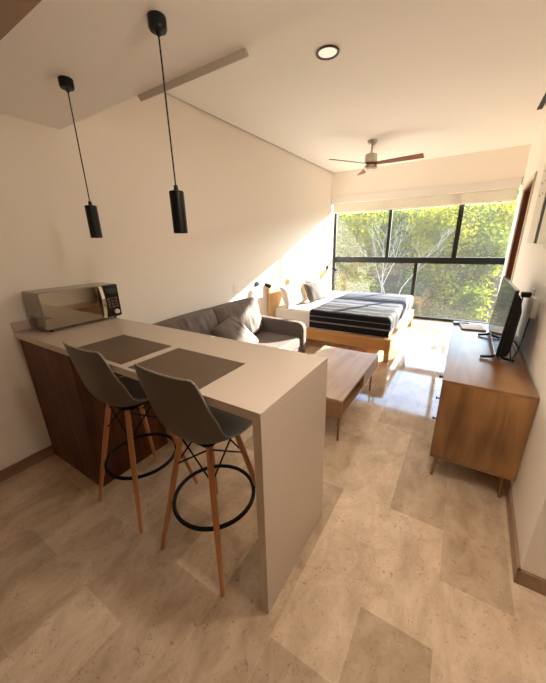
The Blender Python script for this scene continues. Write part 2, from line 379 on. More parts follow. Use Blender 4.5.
for f in ((0, 1, 2, 3), (4, 7, 6, 5), (0, 4, 5, 1), (1, 5, 6, 2), (2, 6, 7, 3), (3, 7, 4, 0)): t.faces.new([vv[i] for i in f])
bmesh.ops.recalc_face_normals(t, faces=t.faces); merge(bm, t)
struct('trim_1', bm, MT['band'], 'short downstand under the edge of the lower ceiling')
bm = B(); box(bm, XL, 2.2, -2.0, 0.555, 2.22, ZD); struct('trim_2', bm, MT['brown'], 'brown soffit above the kitchen')
bm = B(); box(bm, XL+0.0005, XL+0.0155, 1.335, YB-0.001, 2.956, 2.98); struct('trim_3', bm, MT['blackmatte'], 'black strip standing in for the shadow along the ceiling edge')  # black strip laid in the gap to paint its shadow
# skirtings
bm = B(); box(bm, XL, XL+0.014, -2.0, 0.74, 0, 0.085, 0.002)
struct('baseboard_left', bm, MT['base'])
bm = B()
prism(bm, [(xr(1.46)-0.014, 1.456), (xr(1.46), 1.456), (xr(4.79), 4.79), (xr(4.79)-0.014, 4.79)], 0, 0.085)
box(bm, xr(1.46)-0.014, 2.2, 1.456, 1.47, 0, 0.085)
struct('baseboard_right', bm, MT['base'])

# window
bm = B()
def fr(x0, x1, z0, z1): box(bm, x0, x1, YW-0.03, YW+0.03, z0, z1, 0.003, 1)
WX0, WX1 = XL, 0.71
fr(WX0, WX0+0.05, 0, 2.46); fr(WX1-0.05, WX1, 0, 2.46); fr(WX0+0.05, WX1-0.05, 2.42, 2.50); fr(WX0+0.05, WX1-0.05, 1.14, 1.255); fr(WX0+0.05, WX1-0.05, 0, 0.05)
fr(-1.455, -1.395, 1.255, 2.42); fr(-0.235, -0.155, 1.255, 2.42); fr(-0.865, -0.805, 0.05, 1.14)
win = struct('window_1', bm, MT['black'], 'wide black framed window of five panes')
for x0, x1, z0, z1 in ((WX0+0.05, -1.455, 1.255, 2.42), (-1.395, -0.235, 1.255, 2.42), (-0.155, WX1-0.05, 1.255, 2.42), (WX0+0.05, -0.865, 0.05, 1.14), (-0.805, WX1-0.05, 0.05, 1.14)):
    bm = B(); box(bm, x0-0.004, x1+0.004, YW-0.004, YW+0.004, z0-0.004, z1+0.004); part('pane', bm, MT['glass'], win, smooth=False)
# roller blind
rb = thing('roller_blind', 'cream roller blind rolled up in its cassette over the window', 'blind', (-1.01, 6.64, 2.5))
bm = B(); box(bm, XL+0.005, 0.575, 6.585, 6.70, 2.355, 2.50, 0.008); part('cassette', bm, MT['white'], rb)
bm = B(); box(bm, XL+0.02, 0.56, 6.655, 6.658, 2.19, 2.356); part('blind_fabric', bm, MT['blind'], rb, smooth=False)
bm = B(); box(bm, XL+0.02, 0.56, 6.645, 6.668, 2.17, 2.192, 0.004); part('bottom_bar', bm, MT['white'], rb)

# doorway in the right wall
bm = B()
def dseg(y0, y1, z0, z1, a, b): prism(bm, [(xr(y0)+a, y0), (xr(y0)+b, y0), (xr(y1)+b, y1), (xr(y1)+a, y1)], z0, z1)
dseg(DY0, DY0+0.03, 0, DZ, 0.0, 0.2); dseg(DY1-0.03, DY1, 0, DZ, 0.0, 0.2); dseg(DY0+0.03, DY1-0.03, DZ-0.03, DZ, 0.0, 0.2)
door = struct('door_1', bm, MT['redwood'], 'red brown wooden door set deep in the right wall')
bm = B(); dseg(DY0+0.03, DY1-0.03, 0.005, DZ-0.03, 0.11, 0.15); part('door_leaf', bm, MT['redwood'], door, smooth=False)
bm = B()
dseg(DY0-0.06, DY0, 0, DZ+0.06, -0.016, 0.0); dseg(DY1, DY1+0.06, 0, DZ+0.06, -0.016, 0.0); dseg(DY0, DY1, DZ, DZ+0.06, -0.016, 0.0)
part('casing', bm, MT['casing'], door, smooth=False)

# hillside outside
bm = B()
g = 40
vsx = [[None]*(g+1) for _ in range(g+1)]
for i in range(g+1):
    for j in range(g+1):
        x = -34+60*i/g; y = 7.3+34*j/g
        z = -2.0 + 0.14*(y-7.3) + 0.35*mnoise.noise(Vector((x*0.3, y*0.3, 0)))
        vsx[i][j] = bm.verts.new((x, y, z))
for i in range(g):
    for j in range(g): bm.faces.new((vsx[i][j], vsx[i+1][j], vsx[i+1][j+1], vsx[i][j+1]))
struct('ground', bm, MT['earth'], 'brown hillside strewn with dry leaves', smooth=True)
bm = B(); hg = {}
for i in range(61):
    for j in range(25):
        x = -70+120*i/60; y = 27+40*j/24; f = j/24
        z = 0.6 + 9.0*f**0.9 + 0.9*mnoise.noise(Vector((x*0.16, y*0.16, 5))) + 0.5*mnoise.noise(Vector((x*0.7, y*0.7, 2)))
        hg[i, j] = bm.verts.new((x, y, z))
for i in range(60):
    for j in range(24): bm.faces.new((hg[i, j], hg[i+1, j], hg[i+1, j+1], hg[i, j+1]))
struct('hills', bm, MT['scrub'], 'scrub covered hillside behind the trees', smooth=True)
def gz(x, y): return -2.0 + 0.14*(y-7.3) + 0.35*mnoise.noise(Vector((x*0.3, y*0.3, 0)))

# ------------------------------------------------------------------ breakfast bar
ZC = 1.045
bar = thing('breakfast_bar', 'long cream breakfast bar with waterfall end, fixed to the left wall', 'counter', (-1.57, 1.02, 0))
bm = B(); box(bm, XL+0.002, -0.515, 0.72, 1.325, 1.005, ZC, 0.003); part('countertop', bm, MT['quartz'], bar)
bm = B(); box(bm, -0.553, -0.515, 0.7205, 1.3245, 0.0, 1.006, 0.002); part('end_panel', bm, MT['quartz'], bar)
bm = B(); box(bm, XL+0.002, XL+0.02, 0.72, 1.325, ZC, ZC+0.065, 0.002); part('upstand', bm, MT['quartz'], bar)
bm = B(); box(bm, XL+0.002, -1.914, 0.742, 1.31, 0.0, 1.005, 0.002)
part('cabinet', bm, MT['dwood'], bar, 'dark red brown wooden base cabinet')

# place mats
for i, (c, l) in enumerate((((-1.60, 0.90), 'brown woven place mat at the left seat, beside the microwave'), ((-1.065, 0.895), 'brown woven place mat nearer the waterfall end of the bar'))):
    bm = B(); box(bm, c[0]-0.235, c[0]+0.235, c[1]-0.155, c[1]+0.155, ZC+0.0003, ZC+0.0035, 0.001, 1)
    solo('place_mat', bm, MT['mat'], l, 'place mat', (c[0], c[1], ZC), 'place mats on the breakfast bar')

# microwave
mw = thing('microwave_oven', 'silver mirrored microwave oven at the wall end of the bar', 'microwave', (-2.455, 1.09, ZC))
X1, MY0, MY1, MZ0, MZ1 = -2.335, 0.82, 1.365, ZC+0.014, 1.318
bm = B(); box(bm, -2.59, X1-0.012, MY0, MY1, MZ0, MZ1, 0.006); body = part('housing', bm, MT['steel'], mw)
bm = B(); box(bm, X1-0.012, X1+0.004, MY0+0.002, 1.235, MZ0+0.012, MZ1-0.002, 0.004); part('door', bm, MT['mirror'], mw)
bm = B(); box(bm, X1-0.012, X1+0.003, 1.238, MY1-0.002, MZ0+0.012, MZ1-0.002, 0.003); cp = part('control_panel', bm, MT['panel'], mw)
bm = B()
for i in range(4):
    for j in range(3): box(bm, X1+0.0025, X1+0.005, 1.265+j*0.03, 1.285+j*0.03, 1.135+i*0.022, 1.149+i*0.022, 0.001, 1)
part('button_pad', bm, MT['steel'], cp)
bm = B(); box(bm, X1+0.0025, X1+0.0045, 1.262, 1.345, 1.245, 1.285, 0.001, 1); part('display', bm, MT['screen'], cp)
bm = B(); rod(bm, (X1+0.002, 1.325, 1.103), (X1+0.018, 1.325, 1.103), 0.019, 0.017, 24); part('dial', bm, MT['white'], cp)
bm = B()
pts = []
for i in range(17):
    s = i/16; pts.append((X1+0.008+0.024*math.sin(math.pi*s)**0.8, 1.222, MZ0+0.012+s*(MZ1-MZ0-0.018)))
for k in range(16):
    a, b = Vector(pts[k]), Vector(pts[k+1]); d = (b-a)
    box(bm, -0.005, 0.005, -0.013, 0.013, -d.length*0.55, d.length*0.55, 0.002, 1, Matrix.Translation((a+b)/2) @ Matrix.Rotation(math.atan2(d.x, d.z), 4, 'Y'))
part('handle', bm, MT['chrome'], mw)
bm = B()
for i in range(4):
    for j in range(5): box(bm, -2.535+i*0.022, -2.523+i*0.022, MY0-0.0012, MY0+0.002, 1.075+j*0.016, 1.084+j*0.016)
part('side_vent', bm, MT['panel'], mw, smooth=False)
for sx in (-2.57, X1-0.04):
    for sy in (MY0+0.04, MY1-0.04):
        bm = B(); rod(bm, (sx, sy, ZC), (sx, sy, MZ0+0.002), 0.012); part('foot', bm, MT['blackplastic'], mw)

# ------------------------------------------------------------------ bar stools
def stool(loc, label):
    t = thing('bar_stool', label, 'bar stool', loc, 'grey shell bar stools at the breakfast bar')
    O = Vector(loc)
    prof = [  # y, z, half width, side rise, side forward
        (0.215, 0.700, 0.150, 0.000, 0.00), (0.212, 0.716, 0.172, 0.004, 0.00), (0.195, 0.733, 0.192, 0.012, 0.0), (0.15, 0.741, 0.208, 0.024, 0.0), (0.09, 0.738, 0.219, 0.040, 0.0),
        (0.02, 0.732, 0.226, 0.054, 0.0), (-0.05, 0.728, 0.229, 0.068, 0.004), (-0.11, 0.735, 0.229, 0.082, 0.012), (-0.152, 0.757, 0.227, 0.084, 0.030),
        (-0.180, 0.80, 0.223, 0.070, 0.046), (-0.197, 0.86, 0.218, 0.048, 0.052), (-0.210, 0.93, 0.211, 0.026, 0.045), (-0.22, 1.0, 0.204, 0.010, 0.035),
        (-0.227, 1.06, 0.194, 0.006, 0.028), (-0.231, 1.102, 0.182, 0.006, 0.020), (-0.233, 1.118, 0.168, 0.002, 0.016)]
    bm = B(); nu = 16; rows = []; pts = []
    for (y, z, hw, up_, fwd) in prof:
        row = []
        for i in range(nu+1):
            u = -1+2*i/nu; e = abs(u)**2.6
            row.append(bm.verts.new(O+Vector((u*hw, y+fwd*e, z+up_*e))))
        rows.append(row); pts.append([v.co.copy() for v in row])
    for a, b in zip(rows, rows[1:]):
        for i in range(nu): bm.faces.new((a[i], b[i], b[i+1], a[i+1]))
    bmesh.ops.recalc_face_normals(bm, faces=bm.faces)
    sh = part('seat_shell', bm, MT['shell'], t, ang=80)
    md = sh.modifiers.new('thickness', 'SOLIDIFY'); md.thickness = 0.006; md.offset = 0
    ms = sh.modifiers.new('smooth', 'SUBSURF'); ms.levels = 1; ms.render_levels = 2
    edge = [r[0] for r in pts] + pts[-1][1:] + [r[-1] for r in pts[-2::-1]] + pts[0][-2:0:-1]
    bm = B(); tube(bm, edge, 0.0042, 8, True); part('rim_highlight', bm, MT['rimshine'], t, 'highlight painted pale grey along the edge of the shell')  # pale tube paints a highlight along the shell edge
    bm = B(); box(bm, O.x-0.10, O.x+0.10, O.y-0.10, O.y+0.10, O.z+0.703, O.z+0.712, 0.003, 1); rod(bm, O+Vector((0, 0, 0.70)), O+Vector((0, 0, 0.726)), 0.03)
    part('mount_plate', bm, MT['blackmatte'], t)
    cs = [(1, 1), (-1, 1), (-1, -1), (1, -1)]
    def lp(s, z): k = 0.222+(0.092-0.222)*z/0.71; return O+Vector((s[0]*k, s[1]*k, z))
    for s in cs:
        bm = B(); d = (lp(s, 0.71)-lp(s, 0)).normalized()
        rod(bm, lp(s, 0.0), lp(s, 0.45), 0.0105, 0.0155, 16); rod(bm, lp(s, 0.45), lp(s, 0.713), 0.0155, 0.0145, 16)
        part('leg', bm, MT['beech'], t)
    bm = B()
    for i in range(4):
        a, b = cs[i], cs[(i+1) % 4]
        rod(bm, lp(a, 0.545), lp(b, 0.70), 0.0045, seg=8); rod(bm, lp(b, 0.545), lp(a, 0.70), 0.0045, seg=8)
    part('cross_brace', bm, MT['blackmatte'], t)
    bm = B(); rr = math.hypot(*(lp(cs[0], 0.31)-O).xy)-0.022
    n = 48
    tube(bm, [O+Vector((rr*math.cos(2*math.pi*i/n), rr*math.sin(2*math.pi*i/n), 0.31)) for i in range(n)], 0.0105, 10, True)
    part('foot_ring', bm, MT['blackmatte'], t)
    return t
st = stool((-0.967, 0.895, 0), 'grey shell bar stool nearer the waterfall end panel')
copy_tree(st, (-1.597, 0.895, 0), 'grey shell bar stool in front of the dark wooden cabinet')

# ------------------------------------------------------------------ pendants, downlight, fan, vent
def pendant(x, y, label):
    t = thing('pendant_lamp', label, 'pendant lamp', (x, y, ZD), 'black pendant lamps over the bar')
    bm = B(); lathe(bm, [(0.0, 0), (0.032, 0), (0.034, -0.003), (0.034, -0.034), (0.030, -0.042), (0.010, -0.044), (0.008, -0.056), (0.0, -0.056)], (x, y, ZD), 28)
    part('ceiling_cap', bm, MT['blackplastic'], t)
    bm = B(); rod(bm, (x, y, 2.36), (x, y, 1.84), 0.0032, seg=8); part('cord', bm, MT['blackplastic'], t)
    bm = B(); lathe(bm, [(0.0, 1.845), (0.008, 1.845), (0.010, 1.826), (0.029, 1.822), (0.031, 1.818), (0.031, 1.652), (0.029, 1.650), (0.027, 1.652), (0.027, 1.69), (0.0, 1.69)], (x, y, 0), 28)
    sh = part('lamp_shade', bm, MT['blackplastic'], t)
    bm = B(); lathe(bm, [(0.0, 1.684), (0.020, 1.684), (0.022, 1.676), (0.0, 1.672)], (x, y, 0), 20); part('bulb', bm, MT['opal'], sh)
    return t
pendant(-1.852, 1.016, 'black tube pendant lamp nearer the left wall')
pendant(-1.112, 0.994, 'black tube pendant lamp nearer the middle of the bar')

def downlight(x, y, z, label):
    dl = thing('downlight', label, 'downlight', (x, y, z), 'recessed downlights')
    bm = B(); lathe(bm, [(0.066, -0.0005), (0.086, -0.0005), (0.089, -0.006), (0.085, -0.012), (0.072, -0.009), (0.066, -0.0005)], (x, y, z), 40, caps=False)
    part('rim', bm, MT['rim'], dl)
    bm = B(); lathe(bm, [(0.0, -0.0015), (0.066, -0.0015), (0.068, -0.005), (0.0, -0.007)], (x, y, z), 40); part('diffuser', bm, MT['lit'], dl)
    return dl
def beam(x, y, z, watt, ang):
    sp = bpy.data.lights.new('downlight_beam', 'SPOT'); sp.energy = watt; sp.color = (1.0, 0.88, 0.74); sp.spot_size = R(ang); sp.spot_blend = 0.8; sp.shadow_soft_size = 0.06
    o = bpy.data.objects.new('downlight_beam', sp); COL.objects.link(o); o.location = (x, y, z-0.02)
downlight(-1.11, 2.608, ZU, 'round recessed downlight in the upper ceiling with a steel rim'); beam(-1.11, 2.608, ZU, 8, 175)
downlight(0.0, 1.12, ZD, 'added fill downlight, out of view in the lower ceiling above the passage'); beam(0.0, 1.12, ZD, 13, 120)  # added fixture and beam, out of view, brightening the passage floor and end panel
gx, gy, gzc = 0.10, 0.735, 2.10  # unseen globe lamp added to fill the dim kitchen end
gl = thing('fill_globe_lamp', 'added opal globe on a short stem, out of view, filling the bar end with light', 'added fill lamp', (gx, gy, ZD))
bm = B(); lathe(bm, [(0.0, 0), (0.055, 0), (0.055, -0.02), (0.0, -0.024)], (gx, gy, ZD), 28); part('ceiling_cap', bm, MT['nickel'], gl)
bm = B(); rod(bm, (gx, gy, ZD-0.02), (gx, gy, gzc+0.085), 0.007); part('stem', bm, MT['nickel'], gl)
bm = B(); bmesh.ops.create_uvsphere(bm, u_segments=24, v_segments=16, radius=0.09, matrix=Matrix.Translation((gx, gy, gzc))); part('globe', bm, MT['globe'], gl)
bm = B(); n = 10; q = [(0.112*math.sin(R(58)*k/n), 0.112*math.cos(R(58)*k/n)) for k in range(1, n+1)]
lathe(bm, q + [(r*1.03, z*1.03) for r, z in q[::-1]], (0, 0, 0), 28, Matrix.Translation((gx, gy, gzc)) @ Matrix.Rotation(R(-90), 4, 'X'), caps=True)
part('shield', bm, MT['white'], gl)  # keeps the added globe from mirroring in the window glass

FX, FY = -1.375, 4.93
fan = thing('ceiling_fan', 'three bladed ceiling fan with brown wooden blades and nickel motor', 'ceiling fan', (FX, FY, ZU))
bm = B(); lathe(bm, [(0.0, 0), (0.068, 0), (0.070, -0.008), (0.055, -0.045), (0.030, -0.062), (0.0, -0.062)], (FX, FY, ZU), 32); part('canopy', bm, MT['nickel'], fan)
bm = B(); rod(bm, (FX, FY, ZU-0.05), (FX, FY, 2.785), 0.013); lathe(bm, [(0.0, 2.80), (0.024, 2.80), (0.028, 2.78), (0.0, 2.775)], (FX, FY, 0), 24); part('down_rod', bm, MT['nickel'], fan)
bm = B(); lathe(bm, [(0.0, 2.782), (0.078, 2.778), (0.086, 2.765), (0.086, 2.672), (0.07, 2.662), (0.0, 2.662)], (FX, FY, 0), 36); part('motor_housing', bm, MT['nickel'], fan)
bm = B(); lathe(bm, [(0.0, 2.662), (0.06, 2.662), (0.06, 2.635), (0.0, 2.635)], (FX, FY, 0), 32); part('blade_hub', bm, MT['fanblade'], fan)
bm = B(); lathe(bm, [(0.0, 2.635), (0.088, 2.634), (0.09, 2.60), (0.086, 2.598), (0.0, 2.598)], (FX, FY, 0), 36); part('lower_ring', bm, MT['nickel'], fan)
bm = B(); lathe(bm, [(0.0, 2.598), (0.084, 2.598), (0.080, 2.578), (0.058, 2.562), (0.0, 2.556)], (FX, FY, 0), 36); part('light_diffuser', bm, MT['opal'], fan)
for k in range(3):
    a = R(-2+120*k)
    bm = B(); q = B(); n = 14; L0, L1 = 0.05, 0.70; top = []; 
    for s in (0.004, -0.004):
        rows = []
        for i in range(n+1):
            f = i/n; x = L0+(L1-L0)*f; hw = 0.034+0.030*f**0.8
            if i == n: hw *= 0.92
            rows.append([q.verts.new((x, v*hw, s)) for v in (-1, -0.5, 0, 0.5, 1)])
        top.append(rows)
    for rows, flip in zip(top, (0, 1)):
        for r0, r1 in zip(rows, rows[1:]):
            for j in range(4):
                f = (r0[j], r1[j], r1[j+1], r0[j+1]); q.faces.new(f if not flip else f[::-1])
    def bd(rows): return [r[0] for r in rows] + rows[-1][1:] + [r[-1] for r in rows[-2::-1]] + rows[0][-2:0:-1]
    b0, b1 = bd(top[0]), bd(top[1])
    for i in range(len(b0)):
        j = (i+1) % len(b0); q.faces.new((b0[i], b1[i], b1[j], b0[j]))
    bmesh.ops.recalc_face_normals(q, faces=q.faces)
    merge(bm, q, Matrix.Translation((FX, FY, 2.655)) @ Matrix.Rotation(a, 4, 'Z') @ Matrix.Rotation(R(-13), 4, 'X'))
    part('blade', bm, MT['fanblade'], fan)

bm = B(); box(bm, 0.425, 0.475, 3.2, 4.95, ZU-0.004, ZU-0.0003); 
for i in range(2): box(bm, 0.437+i*0.018, 0.443+i*0.018, 3.2, 4.95, ZU-0.009, ZU-0.003)
solo('air_vent', bm, MT['blackplastic'], 'black linear air slot in the ceiling by the right wall', 'vent', (0.45, 4.1, ZU), smooth=False)

# ------------------------------------------------------------------ sofa
sf = thing('sofa', 'grey fabric sofa against the left wall behind the breakfast bar', 'sofa', (-2.1, 2.48, 0))
SY0, SY1, SXB, SXF = 1.55, 3.40, -2.59, -1.66
bm = B(); box(bm, SXB, SXF+0.01, SY0+0.02, SY1-0.02, 0.12, 0.29, 0.02, 3); part('base_frame', bm, MT['sofa'], sf)
bm = B(); box(bm, SXB+0.1, SXF, SY0+0.10, SY1-0.10, 0.285, 0.435, 0.035, 4); part('seat_cushion', bm, MT['sofal'], sf)
bm = B(); box(bm, SXB, SXB+0.14, SY0+0.02, SY1-0.02, 0.28, 0.76, 0.04, 4); part('backrest', bm, MT['sofa'], sf)
def arm(y0, y1):
    bm = B(); q = B(); pts = [(SXB+0.02, 0.12), (SXF+0.03, 0.12)]
    r = 0.10
    for i in range(9):
        a = math.pi/2*i/8; pts.append((SXF+0.03-r+r*math.cos(a), 0.615-r+r*math.sin(a)))
    pts.append((SXB+0.02, 0.64))
    lo = [q.verts.new((x, y0, z)) for x, z in pts]; hi = [q.verts.new((x, y1, z)) for x, z in pts]
    q.faces.new(lo); q.faces.new(hi[::-1]); n = len(pts)
    for i in range(n): q.faces.new((lo[i], hi[i], hi[(i+1) % n], lo[(i+1) % n]))
    bmesh.ops.recalc_face_normals(q, faces=q.faces)
    ed = [e for e in q.edges if abs(e.verts[0].co.y-e.verts[1].co.y) < 1e-6]
    bmesh.ops.bevel(q, geom=ed, offset=0.022, segments=3, profile=0.5, affect='EDGES')
    merge(bm, q); part('arm', bm, MT['sofa'], sf)
arm(SY0, SY0+0.10); arm(SY1-0.10, SY1)
for sx in (SXB+0.08, SXF-0.06):
    for sy in (SY0+0.1, SY1-0.1):
        bm = B(); rod(bm, (sx, sy, 0), (sx, sy, 0.125), 0.014, 0.02); part('leg', bm, MT['legw'], sf)
def place(cx, cy, cz, lean, turn=0.0, roll=0.0):
    # local X -> along +Y of the room, local Y -> up, local Z -> faces +X, leaning back towards the wall
    base = Matrix(((0, 0, 1), (1, 0, 0), (0, 1, 0))).to_4x4()
    return Matrix.Translation((cx, cy, cz)) @ Matrix.Rotation(turn, 4, 'Z') @ Matrix.Rotation(-lean, 4, 'Y') @ Matrix.Rotation(roll, 4, 'X') @ base
for i, (cy, tr, sd) in enumerate(((2.06, 0.05, 1), (2.87, -0.02, 2))):
    bm = B(); cushion(bm, 0.84, 0.50, 0.26, place(-2.345, cy, 0.662, R(14), tr, R(0)), 0.36, 46, 32, 0.026, sd, -0.03)
    part('back_cushion', bm, MT['sofa'], sf, ang=180)
bm = B(); cushion(bm, 0.46, 0.46, 0.17, place(-2.08, 2.50, 0.60, R(48), R(6), R(8)), 0.42, 34, 34, 0.020, 5, 0.0)
solo('throw_pillow', bm, MT['sofa'], 'small grey throw pillow leaning on the sofa back cushions', 'pillow', (-2.08, 2.50, 0.44), ang=180)

# ------------------------------------------------------------------ bed
bed = thing('platform_bed', 'low oak platform bed with wooden headboard against the left wall', 'bed', (-1.6, 5.1, 0))
BX0, BX1, BY0, BY1 = -2.56, -0.69, 4.02, 6.16
bm = B(); box(bm, BX0, BX1, BY0, BY0+0.045, 0.16, 0.325, 0.004); part('side_rail', bm, MT['bedw'], bed)
bm = B(); box(bm, BX0, BX1, BY1-0.045, BY1, 0.16, 0.325, 0.004); part('side_rail', bm, MT['bedw'], bed)
bm = B(); box(bm, BX1-0.045, BX1-0.0005, BY0+0.045, BY1-0.045, 0.16, 0.325, 0.004); part('foot_rail', bm, MT['bedw'], bed)
bm = B(); box(bm, BX0, BX1-0.045, BY0+0.045, BY1-0.045, 0.24, 0.30); part('slat_base', bm, MT['bedw'], bed)
for sx in (BX0+0.03, BX1-0.04):
    for sy in (BY0+0.03, BY1-0.03):
        bm = B(); box(bm, sx-0.03, sx+0.035, sy-0.025, sy+0.025, 0, 0.162, 0.004); part('leg', bm, MT['bedw'], bed)
bm = B(); box(bm, XL+0.02, BX0, BY0-0.05, BY1+0.20, 0.0, 1.0, 0.006); part('headboard', bm, MT['headw'], bed)
MX0, MX1, MY0_, MY1_, MZ = -2.55, -0.735, 4.07, 6.11, 0.595
bm = B(); box(bm, MX0, MX1, MY0_, MY1_, 0.30, MZ, 0.05, 4)
solo('mattress', bm, MT['linen'], 'thick mattress in white sheets on the oak bed', 'mattress', (-1.6, 5.1, 0.30))
# striped blanket draped over the foot half, hanging at the two sides and the foot
def drape(s, lo, hi, drop):
    """distance along the cloth -> (position, height below the top)"""
    r = 0.055
    if s < 0:
        a = min(-s, r*math.pi/2)/r; p = lo - r*math.sin(a); h = r*(1-math.cos(a)); h += max(0, -s-r*math.pi/2); return p, h
    L = hi-lo
    if s > L:
        a = min(s-L, r*math.pi/2)/r; p = hi + r*math.sin(a); h = r*(1-math.cos(a)); h += max(0, s-L-r*math.pi/2); return p, h
    return lo+s, 0.0
bm = B(); uvl = bm.loops.layers.uv.new('UVMap')
ylo, yhi = MY0_+0.045, MY1_-0.045; xlo, xhi = -1.90, MX1-0.045
nx, ny = 70, 90; S0, S1 = -0.29, (yhi-ylo)+0.29; T0, T1 = 0.0, (xhi-xlo)+0.22
gv = {}
for i in range(nx+1):
    for j in range(ny+1):
        tt = T0+(T1-T0)*i/nx; ss = S0+(S1-S0)*j/ny
        px, hx = drape(tt, xlo-9, xhi, 0) if tt > (xhi-xlo) else (xlo+tt, 0.0)
        if tt > (xhi-xlo): px, hx = drape(tt, xlo, xhi, 0)
        py, hy = drape(ss, ylo, yhi, 0)
        h = max(hx, hy) if (hx == 0 or hy == 0) else max(hx, hy)
        nz = 0.006*mnoise.noise(Vector((px*4, py*4, 3))) + 0.004*mnoise.noise(Vector((px*11, py*11, 1)))
        z = MZ + 0.010 - h + (nz if h < 0.02 else 0)
        off = 0.012*mnoise.noise(Vector((px*7, py*7, 8))) if h > 0.05 else 0
        if hy > 0.05: py += (-1 if ss < 0 else 1)*abs(off)
        if hx > 0.05: px += abs(off)*1.2
        gv[i, j] = bm.verts.new((px, py, z))
for i in range(nx):
    for j in range(ny):
        f = bm.faces.new((gv[i, j], gv[i+1, j], gv[i+1, j+1], gv[i, j+1]))
        for l, (a, b) in zip(f.loops, ((i, j), (i+1, j), (i+1, j+1), (i, j+1))): l[uvl].uv = (a/nx, b/ny)
bmesh.ops.recalc_face_normals(bm, faces=bm.faces)
bl = solo('striped_blanket', bm, MT['stripe'], 'black and grey striped blanket draped over the foot of the bed', 'blanket', (-1.3, 5.1, MZ), ang=180)
md = bl.modifiers.new('thickness', 'SOLIDIFY'); md.thickness = 0.007; md.offset = 1
# pillows
def bedpillow(cx, cy, cz, lean, turn, roll, w, h, t, mat, label, sd, cat='pillow'):
    bm = B(); cushion(bm, w, h, t, place(cx, cy, cz, lean, turn, roll), 0.5, 28, 22, 0.008, sd)
    solo('bed_pillow', bm, MT[mat], label, cat, (cx, cy, MZ), 'pillows on the bed', ang=180)
bedpillow(-2.36, 4.38, 0.768, R(22), R(-4), R(2), 0.62, 0.37, 0.16, 'linen', 'white bed pillow nearest the sofa, leaning on the headboard', 11)
bedpillow(-2.36, 5.26, 0.768, R(24), R(3), R(-2), 0.62, 0.37, 0.16, 'linen', 'white bed pillow nearest the window, beyond the charcoal cushion', 12)
bedpillow(-2.18, 4.79, 0.765, R(25), R(-12), R(0), 0.36, 0.34, 0.12, 'greyp', 'square charcoal cushion between the white bed pillows', 14)

# reading lights and switch plates by the bed
def sconce(y, z, label, s):
    t = thing('reading_light', label, 'wall lamp', (XL, y, z), 'black reading lights beside the headboard')
    bm = B(); rod(bm, (XL+0.001, y, z), (XL+0.022, y, z), 0.042, 0.040, 28); part('wall_plate', bm, MT['blackmatte'], t)
    bm = B(); tube(bm, bez((XL+0.02, y, z), (XL+0.10, y, z), (XL+0.10, y+s*0.05, z-0.01), (XL+0.12, y+s*0.09, z-0.02)), 0.006); part('arm', bm, MT['blackmatte'], t)
    bm = B(); a = Vector((XL+0.12, y+s*0.06, z-0.005)); b = Vector((XL+0.16, y+s*0.13, z-0.045)); rod(bm, a, b, 0.026, 0.034, 24); part('lamp_head', bm, MT['blackmatte'], t)
sconce(3.70, 1.015, 'black reading light on the wall at the sofa end of the headboard', 1)
sconce(6.47, 1.03, 'black reading light on the wall at the window end of the headboard', 1)
for y, z, l in ((3.19, 1.015, 'small white switch plate on the left wall above the sofa'), (3.56, 0.905, 'small white socket plate on the left wall below the reading light')):
    t = thing('wall_plate', l, 'wall plate', (XL, y, z), 'white plates on the left wall')
    bm = B(); box(bm, XL+0.0005, XL+0.008, y-0.04, y+0.04, z-0.058, z+0.058, 0.003); part('cover', bm, MT['white'], t)
    bm = B(); box(bm, XL+0.007, XL+0.011, y-0.015, y+0.015, z-0.03, z+0.03, 0.002); part('rocker', bm, MT['white'], t)

# ------------------------------------------------------------------ coffee table
ct = thing('coffee_table', 'low wooden coffee table with an open side shelf, in front of the sofa', 'coffee table', (-0.95, 2.58, 0))
TX0, TX1, TY0, TY1, TZ0, TZ1 = -1.27, -0.645, 2.0, 3.16, 0.265, 0.42
bm = B(); box(bm, TX0, TX1, TY0, TY1, TZ1-0.022, TZ1, 0.004); part('top', bm, MT['tablew'], ct)
bm = B(); box(bm, TX0, TX1, TY0, TY1, TZ0, TZ0+0.02, 0.003); part('bottom_board', bm, MT['tablee'], ct)
bm = B(); box(bm, TX0, TX1, TY0, TY0+0.02, TZ0+0.02, TZ1-0.022, 0.002); part('end_board', bm, MT['tablee'], ct)
bm = B(); box(bm, TX0, TX1, TY1-0.02, TY1, TZ0+0.02, TZ1-0.022, 0.002); part('end_board', bm, MT['tablee'], ct)
bm = B(); box(bm, TX0, TX0+0.02, TY0+0.02, TY1-0.02, TZ0+0.02, TZ1-0.022, 0.002); part('back_board', bm, MT['tablee'], ct)
bm = B(); box(bm, TX0+0.02, TX1, 2.60, 2.62, TZ0+0.02, TZ1-0.022, 0.001); part('divider', bm, MT['tablee'], ct)
bm = B(); box(bm, TX1-0.02, TX1-0.001, 2.622, TY1-0.022, TZ0+0.022, TZ1-0.024, 0.002); part('drawer_front', bm, MT['tablew'], ct)
for sx in (TX0+0.045, TX1-0.045):
    for sy in (TY0+0.07, TY1-0.07):
        bm = B(); rod(bm, (sx, sy, 0), (sx, sy, TZ0+0.002), 0.010, 0.010); part('leg', bm, MT['brass'], ct)

